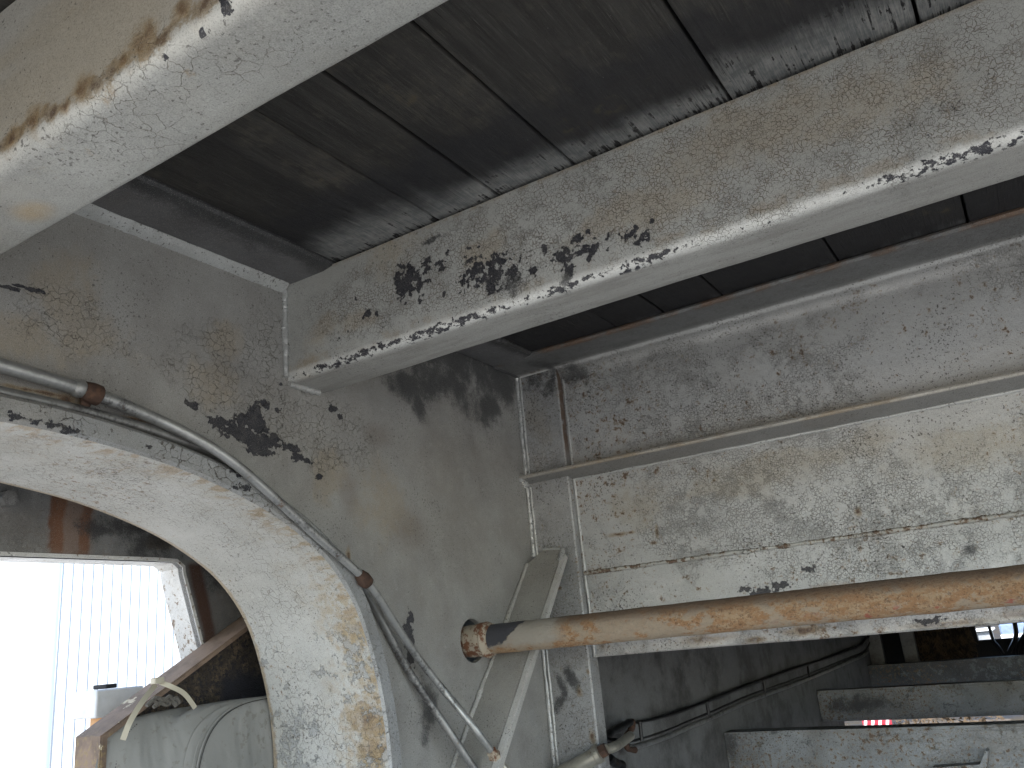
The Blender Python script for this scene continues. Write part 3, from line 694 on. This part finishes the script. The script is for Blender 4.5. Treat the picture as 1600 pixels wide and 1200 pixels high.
# outer plate with lipped window
o_edge = [(-.9,.193),(.93,.193),(.965,.192),(.978,.183),(.979,.172),(1.017,.058),(1.06,-.07),(1.10,-.20),(1.10,-.9)]
outp = [(-.9,.579)]+[(-.9+.25*i,.579) for i in range(1,15)]+[(2.8,.579),(2.8,-.9)]+list(reversed(o_edge))
op = obj('outer_plate', filled(outp, [], -1.300, .012), m_outer, F, 30)
oi = offset(o_edge, .006); bm = bmesh.new(); rows = []
for x, pth in ((-1.2985, o_edge), (-1.363, o_edge), (-1.363, oi), (-1.2985, oi)):
    rows.append([bm.verts.new((x, y, z)) for y, z in pth])
for a_, b_ in zip(rows, rows[1:]+rows[:1]):
    for i in range(len(o_edge)-1): bm.faces.new((a_[i], a_[i+1], b_[i+1], b_[i]))
obj('window_lip', bm, m_lip, op, 20)
obj('added_shade_plate', box(XR+.002, XR+.014, 1.66, 5.4, -.9, .579), m_plate_dark, F)  # unseen plate added to shade the bay beyond the girder
obj('far_top_plate', box(XR+.002, XR+.3, -.9, 5.4, .58, .598), m_flange, F)
# bolt boss at far left
bm = bmesh.new(); p = pX(22,776,-1.27); bmesh.ops.create_cone(bm, cap_ends=True, segments=6, radius1=.012, radius2=.012, depth=.02, matrix=Matrix.Translation((-1.29, p.y, p.z)) @ Matrix.Rotation(math.pi/2, 4, 'Y'))
obj('bolt_head', bm, m_outer, op)

# lower crossmembers beyond the girder
for (yy, zt, mt, x0, hh, lb) in ((2.62,-.31,m_lower,XP+.002,.13,'nearest lower crossmember with brown blotches'), (3.80,-.30,m_lower,XP+.002,.122,'second lower crossmember, blotched grey'), (4.96,-.279,m_lower_dark,XP+.002,.118,'farthest lower crossmember, dark and flaking')):
    lcm = beam(yy, mt, z0=zt-hh, ztop=zt, depth=.075, x0=x0, r=.022, name='lower_crossmember', label=lb, segs=30)
    # rounded top lip
    obj('top_lip', tube(line((XP+.02, yy+.010, zt-.0098), (XR, yy+.010, zt-.0098), 20), .0105, 12), mt, lcm)
# small bracket on the nearest lower crossmember
a = pY(1455,1197,2.60); b = pY(1535,1192,2.60)
bk = obj('angle_bracket', prism([(a.x, a.z-.03),(a.x+.006,a.z),(b.x-.004,b.z),(b.x+.016,b.z+.032),(b.x+.022,b.z+.03),(b.x+.004,b.z-.03)], 'y', 2.575, 2.619), m_lower, F)
# far end posts
for xa, xb_, mt in ((-.944,-.872,m_plate),(-.775,-.705,m_plate)):
    obj('end_post', box(xa, xb_, 5.08, 5.12, -.47, .59, .004), mt, F)
# bulkhead pieces around the far opening
m_black = simple('tar_black', (.012,.012,.013), .8)
bm = bmesh.new()
box(-.944, -.425, 5.30, 5.34, -.47, .59, .002, bm); box(-.4249, XR, 5.30, 5.34, -.47, -.207, .002, bm); box(-.4249, XR, 5.30, 5.34, -.135, .59, .002, bm)
box(-.085, XR, 5.30, 5.34, -.2069, -.1351, .002, bm)
obj('end_bulkhead', bm, m_black, F)

# ------------------------------------------------------------------ hanging fibres, drag chains at the far end
M = Mat('dry_straw'); n = M.noise(30, 3, .6); m_straw = M.set(M.mix((.10,.07,.04), (.03,.022,.016), n.step(.4,.6)), .9, 0)
M = Mat('pale_straw'); m_straw2 = M.set((.26,.20,.13), .9, 0)
bm = bmesh.new()
for i in range(420):
    x = random.uniform(-.70,-.46); y = random.uniform(5.14,5.26); z = random.uniform(-.10,-.06)
    L = random.uniform(.14,.24); pts = [(x,y,z)]
    for k in range(1,5): pts.append((x+random.uniform(-.012,.012)*k, y+random.uniform(-.01,.01), z-L*k/4))
    tube(pts, random.uniform(.0012,.004), 4, bm)
tag(obj('fibre_bundle', bm, m_straw), 'hanging brown fibrous bundle between the far post and the bright opening', 'fibres', None, 'stuff')
hk = empty('tangled_machinery', (0,0,0), label='dark tangled levers beside the bright far opening', cat='machinery')
for i in range(9):
    a = pY(random.uniform(1585,1660), random.uniform(960,985), 5.2); b = pY(random.uniform(1575,1660), random.uniform(1015,1045), 5.2)
    mid = (a+b)/2+Vector((random.uniform(-.03,.03),0,0)); obj('lever', tube(catmull([a, mid, b], 5), random.uniform(.010,.022), 8), m_darkpipe, hk)
rp = catmull([pY(1545,978,5.22), pY(1552,1000,5.22), pY(1560,1010,5.22), pY(1568,1022,5.22)], 6)
obj('cable', tube(rp, .008, 8), m_darkpipe, hk)

# ------------------------------------------------------------------ deck boards
edges = [(-.875,-.638),(-.6365,-.535),(-.530,-.414),(-.410,-.198),(-.194,.0135),(.0175,.229),(.233,.445),(.449,.661),(.665,.877),(.881,1.093),(1.097,1.309),(1.313,1.52)]
LB = ['dark deck board next to the side plate, painted grey at its tip', 'narrow dark deck board, second from the side plate', 'deck board between two wide black joints, third from the side plate',
      'wide brown-black deck board with blue-black band at the crazed beam', 'deck board with white peeling overspray above the middle beam', 'deck board at the upper right edge of the photo with flaky grey end']
for i, (a, b) in enumerate(edges):
    dz = random.uniform(0,.003) if i > 1 else 0
    bm = box(a, b, -1.5, 5.6, ZD+dz, ZD+.045+dz, .0025)
    o = obj('deck_board', bm, plank_mat('weathered_board_%s' % 'abcdefghijkl'[i], i*1.7+.3, [.9,.95,1.0,1.15,1.2,1.1][i % 6], [.085,.07,.065,.055,.075,.10][i % 6]))
    tag(o, LB[i] if i < 6 else 'dark weathered deck board lying past the right edge of the view', 'deck board', 'weathered deck boards')

tag(obj('sky_block_sheet', box(-1.42, 1.8, -1.5, 5.6, ZD+.052, ZD+.07), simple('dark_sheet', (.02,.018,.016), .9)), 'dark sheet added over the deck boards to keep sky out of their joints', 'added sheet')  # sheet added above the boards so no sky shows through the gaps

# ------------------------------------------------------------------ rusty round bar through the plate
bar = empty('rusty_round_bar', (0,0,0), label='scaly orange rusty round bar running through the side plate', cat='bar')
PY, PZ = 1.352, .0125
path = line((-.905, PY, PZ), (XR, PY, PZ+.004), 120)
obj('bar_shaft', tube(path, [.0263*(1+.012*mnoise.noise(p*20)) for p in path], 40, lump=.025, lumpf=90), m_scale, bar, 40)
path = line((-1.02, PY, PZ), (-.912, PY, PZ), 20)
obj('bar_end', tube(path, .0295, 32, lump=.08, lumpf=50), m_collar, bar, 40)
path = line((-.915, PY, PZ), (-.899, PY, PZ), 8)
obj('bar_ring', tube(path, [.0285,.0315,.0325,.0318,.0312,.030,.0290,.0285,.0278], 32, lump=.05, lumpf=60), m_collar, bar, 40)

# ------------------------------------------------------------------ conduits on the side plate
pa = [(-90,548),(-40,557),(0,571),(60,588),(130,609),(190,632),(250,657),(305,684),(350,711),(400,751),(450,797),(510,852),(573,905),(600,948),(630,995),(662,1040),(690,1075),(715,1104),(745,1142),(772,1180)]
def smooth(P, k=3, it=6):
    P = [p.copy() for p in P]
    for _ in range(it): P = [P[0]]+[(P[i-1]+P[i]*2+P[i+1])/4 for i in range(1, len(P)-1)]+[P[-1]]
    return P
def condx(px): 
    a = max(0, min(1, (px-240)/130)); b = max(0, min(1, (px-560)/90)); a = a*a*(3-2*a); b = b*b*(3-2*b)
    e = max(0, min(1, (px-675)/85)); e = e*e*(3-2*e)
    return -.928+.0225*a-.0195*b+.062*e
pathA = smooth(catmull([pX(x,y,condx(x)) for x, y in pa], 6), it=14)
nA = len(pathA); kc = 4*6
c1 = empty('conduit_pipe', (0,0,0), label='upper grey conduit pipe curving over the arch, ending in a rusty fitting', cat='pipe', group='conduit pipes along the arch')
obj('pipe_run', tube(pathA, [.0086 if i < kc else (.0082-.0019*min(1,(i-kc)/40)) for i in range(nA)], 16), m_pipe, c1, 60)
pb = [(-90,590),(0,613),(130,641),(250,676),(330,706),(370,724),(450,797),(510,852),(560,907),(590,955),(615,1005),(640,1052),(690,1125),(740,1200),(775,1250)]
pathB = smooth(catmull([pX(x,y,-.9375+.05*max(0,min(1,(x-660)/70))) for x, y in pb], 6), it=14)
c2 = empty('conduit_pipe', (0,0,0), label='lower thinner conduit pipe half hidden behind the arch edge', cat='pipe', group='conduit pipes along the arch')
obj('pipe_run', tube(pathB, .0066, 14), m_pipe2, c2, 60)
# sleeve end where the upper conduit enters the first clamp
def frame_at(path, i):
    t = (path[min(i+1,len(path)-1)]-path[max(i-1,0)]).normalized(); return path[i], t
p, t = frame_at(pathA, kc); obj('sleeve', tube([p-t*.012, p-t*.009, p-t*.002, p], [.0088,.0108,.0112,.010], 18), m_pipe, c1, 50)
obj('pipe_clamp', tube([p-t*.001, p+t*.001, p+t*.012, p+t*.021, p+t*.023], [.010,.0122,.0128,.0120,.010], 14, lump=.12, lumpf=90), m_rust, c1, 50)
q = pX(128,640,XP+.003); 
obj('clamp_tail', tube([p+t*.012, (p+t*.012).lerp(q,.5), q+Vector((0,0,-.012))], [.0075,.0085,.004], 8, flat=.6, lump=.2, lumpf=90), m_rust, c1, 50)
i2 = min(range(nA), key=lambda i: (pathA[i]-pX(573,905,condx(573))).length); p, t = frame_at(pathA, i2)
obj('pipe_clamp', tube([p-t*.014, p-t*.012, p, p+t*.012, p+t*.014], [.008,.0105,.0112,.0105,.008], 12, lump=.2, lumpf=90), m_rust, c1, 50)
q = pX(556,880,XP+.004); obj('clamp_tail', tube([p, p.lerp(q,.6)+Vector((0,0,-.01)), pX(568,915,XP+.004)], [.008,.0085,.006], 8, flat=.6, lump=.25, lumpf=90), m_rust, c1, 50)
p, t = frame_at(pathA, nA-1)
obj('end_fitting', tube([p-t*.012, p-t*.011, p-t*.002, p-t*.002, p+t*.02, p+t*.021], [.007,.0092,.0092,.011,.0115,.007], 6), m_collar, c1, 20)
obj('pipe_elbow', tube(catmull([p+t*.018, p+t*.035+Vector((.01,0,-.005)), p+t*.05+Vector((.04,.0,-.012))], 5), .007, 12), m_hose, c1, 50)

# rust print under the first clamp on the plate is in the paint; short cream hose at the bottom, with fitting
h = empty('cream_hose', (0,0,0), label='cream hose with rusty union at the foot of the lap strip', cat='hose')
hp = catmull([pY(845,1225,1.575), pY(885,1205,1.575), pY(915,1190,1.575), pY(938,1176,1.58)], 8)
obj('hose_run', tube(hp, .0155, 20), m_hose, h, 50)
p, t = hp[-1], (hp[-1]-hp[-3]).normalized()
obj('hose_collar', tube([p-t*.012, p-t*.01, p-t*.001, p+t*.001], [.0155,.0178,.0178,.014], 24), m_hose, h, 40)
obj('union_nut', tube([p, p+t*.001, p+t*.014, p+t*.015], [.009,.0135,.0135,.009], 6), m_rust, h, 20)
q = [p+t*.012, pY(962,1166,1.62), pY(985,1150,1.75)]
obj('hose_tail', tube(catmull(q, 6), .0095, 16), m_hose, h, 50)

# hook and shackle, cable ladder along the far plate
hk2 = empty('iron_hook', (0,0,0), label='dark double iron hook behind the cream hose', cat='hook')
obj('hook_arm', tube(catmull([pX(985,1128,-.90), pX(962,1140,-.895), pX(946,1152,-.89), pX(950,1158,-.885), pX(963,1160,-.885)], 6), .009, 10, lump=.15, lumpf=60), m_darkpipe, hk2, 50)
obj('hook_arm', tube(catmull([pX(951,1184,-.885), pX(958,1190,-.885), pX(972,1196,-.885)], 6), .010, 10, lump=.15, lumpf=60), m_darkpipe, hk2, 50)
cl = empty('slotted_linkage', (0,0,0), label='long slotted linkage with dark cords rising along the shaded plate', cat='linkage')
up = [(960,1140),(990,1130),(1035,1121),(1075,1107),(1115,1092),(1160,1074),(1200,1060),(1245,1044),(1290,1030),(1330,1014),(1345,1008),(1356,995)]
lo = [(985,1166),(1035,1151),(1075,1133),(1115,1117),(1160,1096),(1200,1081),(1245,1065),(1290,1047),(1330,1030),(1350,1022),(1358,1010),(1364,992)]
U = smooth(catmull([pX(x,y,-.933) for x,y in up], 5)); Lw = smooth(catmull([pX(x,y,-.933) for x,y in lo], 5))
def at_t(P, t): q = t*(len(P)-1); i = min(int(q), len(P)-2); return P[i].lerp(P[i+1], q-i)
bm = bmesh.new(); rows = []
for i in range(71):
    t = i/70; a = at_t(U, t); b = at_t(Lw, t)
    rows.append([bm.verts.new(q) for q in (a+Vector((-.006,0,-.003)), a+Vector((.002,0,-.003)), (a+b)/2+Vector((.001,0,0)), b+Vector((.002,0,.003)), b+Vector((-.006,0,.003)))])
for a_, b_ in zip(rows, rows[1:]):
    for j in range(4): bm.faces.new((a_[j], a_[j+1], b_[j+1], b_[j]))
obj('link_strap', bm, m_plate, cl, 50)
n_ = len(U); m_ = len(Lw)
obj('edge_cord', tube(U, [.0035+.0045*i/n_ for i in range(n_)], 8, lump=.3, lumpf=50), m_darkpipe, cl, 50)
obj('edge_cord', tube([p+Vector((0,0,.010)) for p in Lw], [.003+.004*i/m_ for i in range(m_)], 8, lump=.3, lumpf=50), m_darkpipe, cl, 50)
obj('lower_rod', tube([p+Vector((.002,0,-.004)) for p in Lw[:-8]], [.0065+.003*i/m_ for i in range(m_-8)], 10, lump=.1, lumpf=30), m_pipe2, cl, 50)
for (a, b) in (((1104,1097),(1108,1119)),((1193,1064),(1196,1082)),((1262,1040),(1264,1058)),((1000,1128),(1003,1158))):
    obj('rung', tube(line(pX(*a,-.928), pX(*b,-.928), 3), .0042, 6), m_darkpipe, cl)
obj('shackle', tube(catmull([pX(978,1130,-.91), pX(988,1128,-.91), pX(986,1140,-.91), pX(979,1150,-.91), pX(980,1168,-.91), pX(992,1172,-.91)], 5), .007, 10, lump=.2, lumpf=60), m_rust, cl)

# ------------------------------------------------------------------ strut, cover, tie and block beyond the arch
strut = empty('diagonal_strut', (0,0,0), label='brown rusty bent strut crossing behind the arch', cat='strut')
M = Mat('brown_painted_steel'); n = M.noise(18, 5, .65); n2 = M.noise(120, 4, .7)
c = M.mix((.19,.135,.10), (.11,.078,.058), n.step(.4,.65)); c = M.mix(c, (.22,.16,.08), (n2+(M.z*-2.4)).step(.72,.86)*.8); c = M.mix(c, (.45,.40,.30), (n+n2*.3).step(.80,.83)); c = M.mix(c, (.03,.022,.02), n2.step(.66,.74)*.8)
m_strut = M.set(c, .75, 0, n2, .001)
M = Mat('tarry_rough_steel'); n = M.noise(28, 6, .8); n2 = M.noise(140, 4, .7)
c = M.mix((.035,.027,.02), (.11,.08,.05), n.step(.45,.62)); c = M.mix(c, (.012,.012,.016), (n2+n*.3).step(.62,.75))
c = M.mix(c, (.012,.013,.02), (M.y+(n-.5)*.04).step(1.01,1.03)*(M.z+(n-.5)*.04).step(-.02,.01,1,0))
m_tar = M.set(c, .8, 0, n*2+n2, .004)
A_ = pX(430,945,-1.232); B_ = pX(157,1150,-1.232); a2 = pX(480,906,-1.2)
line_dir = (A_-B_); line_dir.x = 0; line_dir.normalize()
nin = Vector((0, -line_dir.z, line_dir.y))
def yz(v): return (v.y, v.z)
fl_t = .008
pl = [yz(A_+line_dir*.12), yz(B_), (B_.y+.001, -.5)]
pli = [(B_.y+.001+fl_t, -.5), (B_.y+fl_t, B_.z-fl_t*.4), yz(A_+line_dir*.12-nin*fl_t)]
bm = prism(pl+pli, 'x', -1.230, -1.296); bmesh.ops.bevel(bm, geom=[e for e in bm.edges if abs((e.verts[0].co-e.verts[1].co).x) < .01], offset=.002, segments=2, affect='EDGES')
obj('strut_flange', bm, m_strut, strut, 30)
pts = [yz(A_+line_dir*.11-nin*(fl_t+.0005)), (B_.y+fl_t+.001, B_.z-fl_t*.4-.001), (B_.y+.001+fl_t+.001, -.5), (1.35,-.5), (1.35,.12)]
bm = prism(pts, 'x', -1.245, -1.258); obj('strut_web', bm, m_tar, strut)
bm = bmesh.new()
pth = [pX(x,y,-1.195) for x, y in ((236,1102),(246,1094),(256,1098),(266,1092),(272,1100))]
for k in range(4): tube([p+Vector((0, .006*k-.008, .004*math.sin(k*2.1))) for p in catmull(pth, 4)], .0032, 6, bm, lump=.3, lumpf=200)
tag(obj('twisted_wire', bm, rust_mat('wire_grey', (.10,.095,.085), (.16,.15,.13))), 'tangle of twisted wire on top of the canvas cover', 'wire')

M = Mat('grey_green_vinyl'); n = M.noise(6, 4, .6); n2 = M.noise(90, 4, .6); v = M.noise(1, 3, .5, M.scaled((14,9,3.5)), dist=.6)
c = M.mix((.20,.203,.195), (.24,.243,.235), n.step(.4,.65)); c = M.mix(c, (.13,.12,.10), (n2+n*.3).step(.72,.8)*.5)
m_vinyl = M.set(c, .48, 0, v*8+n2*.25, .0022, .45)
cv = empty('canvas_cover', (0,0,0), label='grey-green vinyl cover with curved seam in front of the strut', cat='cover')
# loft of rounded sections from the far side (-x) to the near cap
secs = []
NS = 72
def section(xx, y0, y1, zt, zb, rr, inset=0.0):
    y0 += inset; y1 -= inset; zt -= inset; pts = []
    cyy = (y0+y1)/2; czz = (zt+zb)/2; hy = (y1-y0)/2; hz = (zt-zb)/2
    for k in range(NS):
        a = 2*math.pi*k/NS; ca, sa = math.cos(a), math.sin(a); e = .34+.26*max(0,min(1,(xx+1.236)/.06))
        yv = cyy+hy*math.copysign(abs(ca)**e, ca); zv = czz+hz*math.copysign(abs(sa)**e, sa)
        pts.append(Vector((xx, yv, zv)))
    return pts
bm = bmesh.new(); rows = []
def seam_y(f): return .792+(.915-.792)*f**.9
cuts = [0,.02,.06]+[.06+.86*i/34 for i in range(1,35)]+[.94,.96,.975,.985,1.0]
for f in cuts:
    xx = -1.236+.060*f; rows.append((f, section(xx, seam_y(f)-.003*math.sin(f*3.14), 1.25, -.045-.002*math.sin(f*6.3+.5)-.004*f, -.40, .05)))
for ins, xx in ((.003,-1.1745),(.007,-1.1732),(.014,-1.1722),(.03,-1.1715),(.06,-1.171),(.10,-1.171)):
    rows.append((1+ins, section(xx, seam_y(1), 1.25, -.050, -.40, .05, ins)))
vr = []
for f, ring in rows:
    L = []
    for p in ring:
        q = p.copy()
        if f < 1:
            wv = .0045*math.sin(p.z*26+f*9+2*mnoise.noise(p*7))*mnoise.noise(Vector((f*3, p.z*5, 2)))*2+.004*mnoise.noise(Vector((p.x*16, p.y*9, p.z*6)))
            wv += -.0045*math.exp(-((f-.80-.25*(p.z+.12))/.05)**2)+.004*math.exp(-((f-.88-.18*(p.z+.12))/.04)**2)
            q += Vector((0, -wv, wv*.8))
        if abs(f-.985) < .002 or abs(f-1.004) < .001: q += Vector((0, .002, -.002))
        if abs(f-.96) < .012: q += Vector((0, -.0025, .002))
        L.append(bm.verts.new(q))
    vr.append(L)
for a_, b_ in zip(vr, vr[1:]):
    for k in range(NS): bm.faces.new((a_[k], a_[(k+1)%NS], b_[(k+1)%NS], b_[k]))
bm.faces.new(vr[0]); bm.faces.new(list(reversed(vr[-1])))
obj('cover_skin', bm, m_vinyl, cv, 50)
pp = [p+Vector((.0005,-.0012,.0012)) for p in section(-1.1755, seam_y(1), 1.25, -.0495, -.40, .05)]
pp = [p for p in pp[NS//5:NS//2+8]]
obj('seam_piping', tube(pp, .0015, 8), m_vinyl, cv, 60)
M2 = Mat('dark_thread'); m_th2 = M2.set((.03,.032,.03), .8)
obj('seam_groove', tube([p+Vector((.0028,.0022,-.0012)) for p in pp], .0008, 6), m_th2, cv, 60)
# stitched hem on the far side
M = Mat('stitch_thread'); m_thread = M.set((.05,.05,.045), .8)
bm = bmesh.new()
hem = [p for p in section(-1.168, .809, 1.2, -.043, -.40, .05) if p.y < .93 and p.z > -.3]
hem.sort(key=lambda p: (round(p.z,3), p.y))
hp = catmull([pX(x,y,-1.226) for x, y in ((178,1210),(185,1180),(199,1148),(215,1130))], 12)
for i in range(0, len(hp)-1, 2): tube([hp[i], hp[i+1]], .0008, 5, bm)
obj('stitching', bm, m_thread, cv)

M = Mat('cream_nylon'); m_ny = M.set((.40,.375,.30), .4)
tie = empty('cable_tie', (0,0,0), label='cream nylon cable tie arching over the canvas cover', cat='cable tie')
def strap(pts, wd, th, x):
    P = catmull([pX(a,b,xx) for (a,b,xx) in pts], 8); bm = bmesh.new(); rows = []
    for i, p in enumerate(P):
        t = (P[min(i+1,len(P)-1)]-P[max(i-1,0)]).normalized(); view = p.normalized(); s = t.cross(view).normalized(); n_ = s.cross(t).normalized()
        rows.append([bm.verts.new(p+s*a*wd+n_*b*th) for a, b in ((-1,-1),(1,-1),(1,1),(-1,1))])
    for a_, b_ in zip(rows, rows[1:]):
        for j in range(4): bm.faces.new((a_[j], a_[(j+1)%4], b_[(j+1)%4], b_[j]))
    bm.faces.new(rows[0]); bm.faces.new(list(reversed(rows[-1]))); return bm
obj('strap', strap([(192,1156,-1.12),(203,1128,-1.115),(222,1097,-1.12),(243,1070,-1.14)], .0038, .0008, 0), m_ny, tie, 40)
obj('strap', strap([(250,1066,-1.14),(268,1073,-1.13),(288,1084,-1.13),(305,1106,-1.14)], .0034, .0008, 0), m_ny, tie, 40)
p = pX(246,1063,-1.135); bm = box(p.x-.006, p.x+.006, p.y-.008, p.y+.008, p.z-.005, p.z+.004, .0015); obj('tie_head', bm, m_ny, tie)

blk = empty('white_block', (0,0,0), label='small white painted block with orange corner beyond the strut', cat='block')
a = pX(134,1078,-1.42); b = pX(200,1118,-1.42)
obj('block_body', box(-1.50, -1.42, a.y+.02, b.y+.03, b.z+.002, a.z-.002, .004), m_white, blk)
obj('block_cap', box(-1.48, -1.44, a.y+.05, b.y-.01, a.z-.0015, a.z+.006, .002), m_black, blk)
obj('block_foot', box(-1.47, -1.425, a.y+.042, a.y+.06, b.z-.02, b.z+.0015, .001), simple('orange_primer', (.45,.22,.06)), blk)
obj('block_arm', box(-1.47, -1.43, a.y+.06, b.y+.25, b.z-.06, b.z-.021, .003), m_strut, blk)
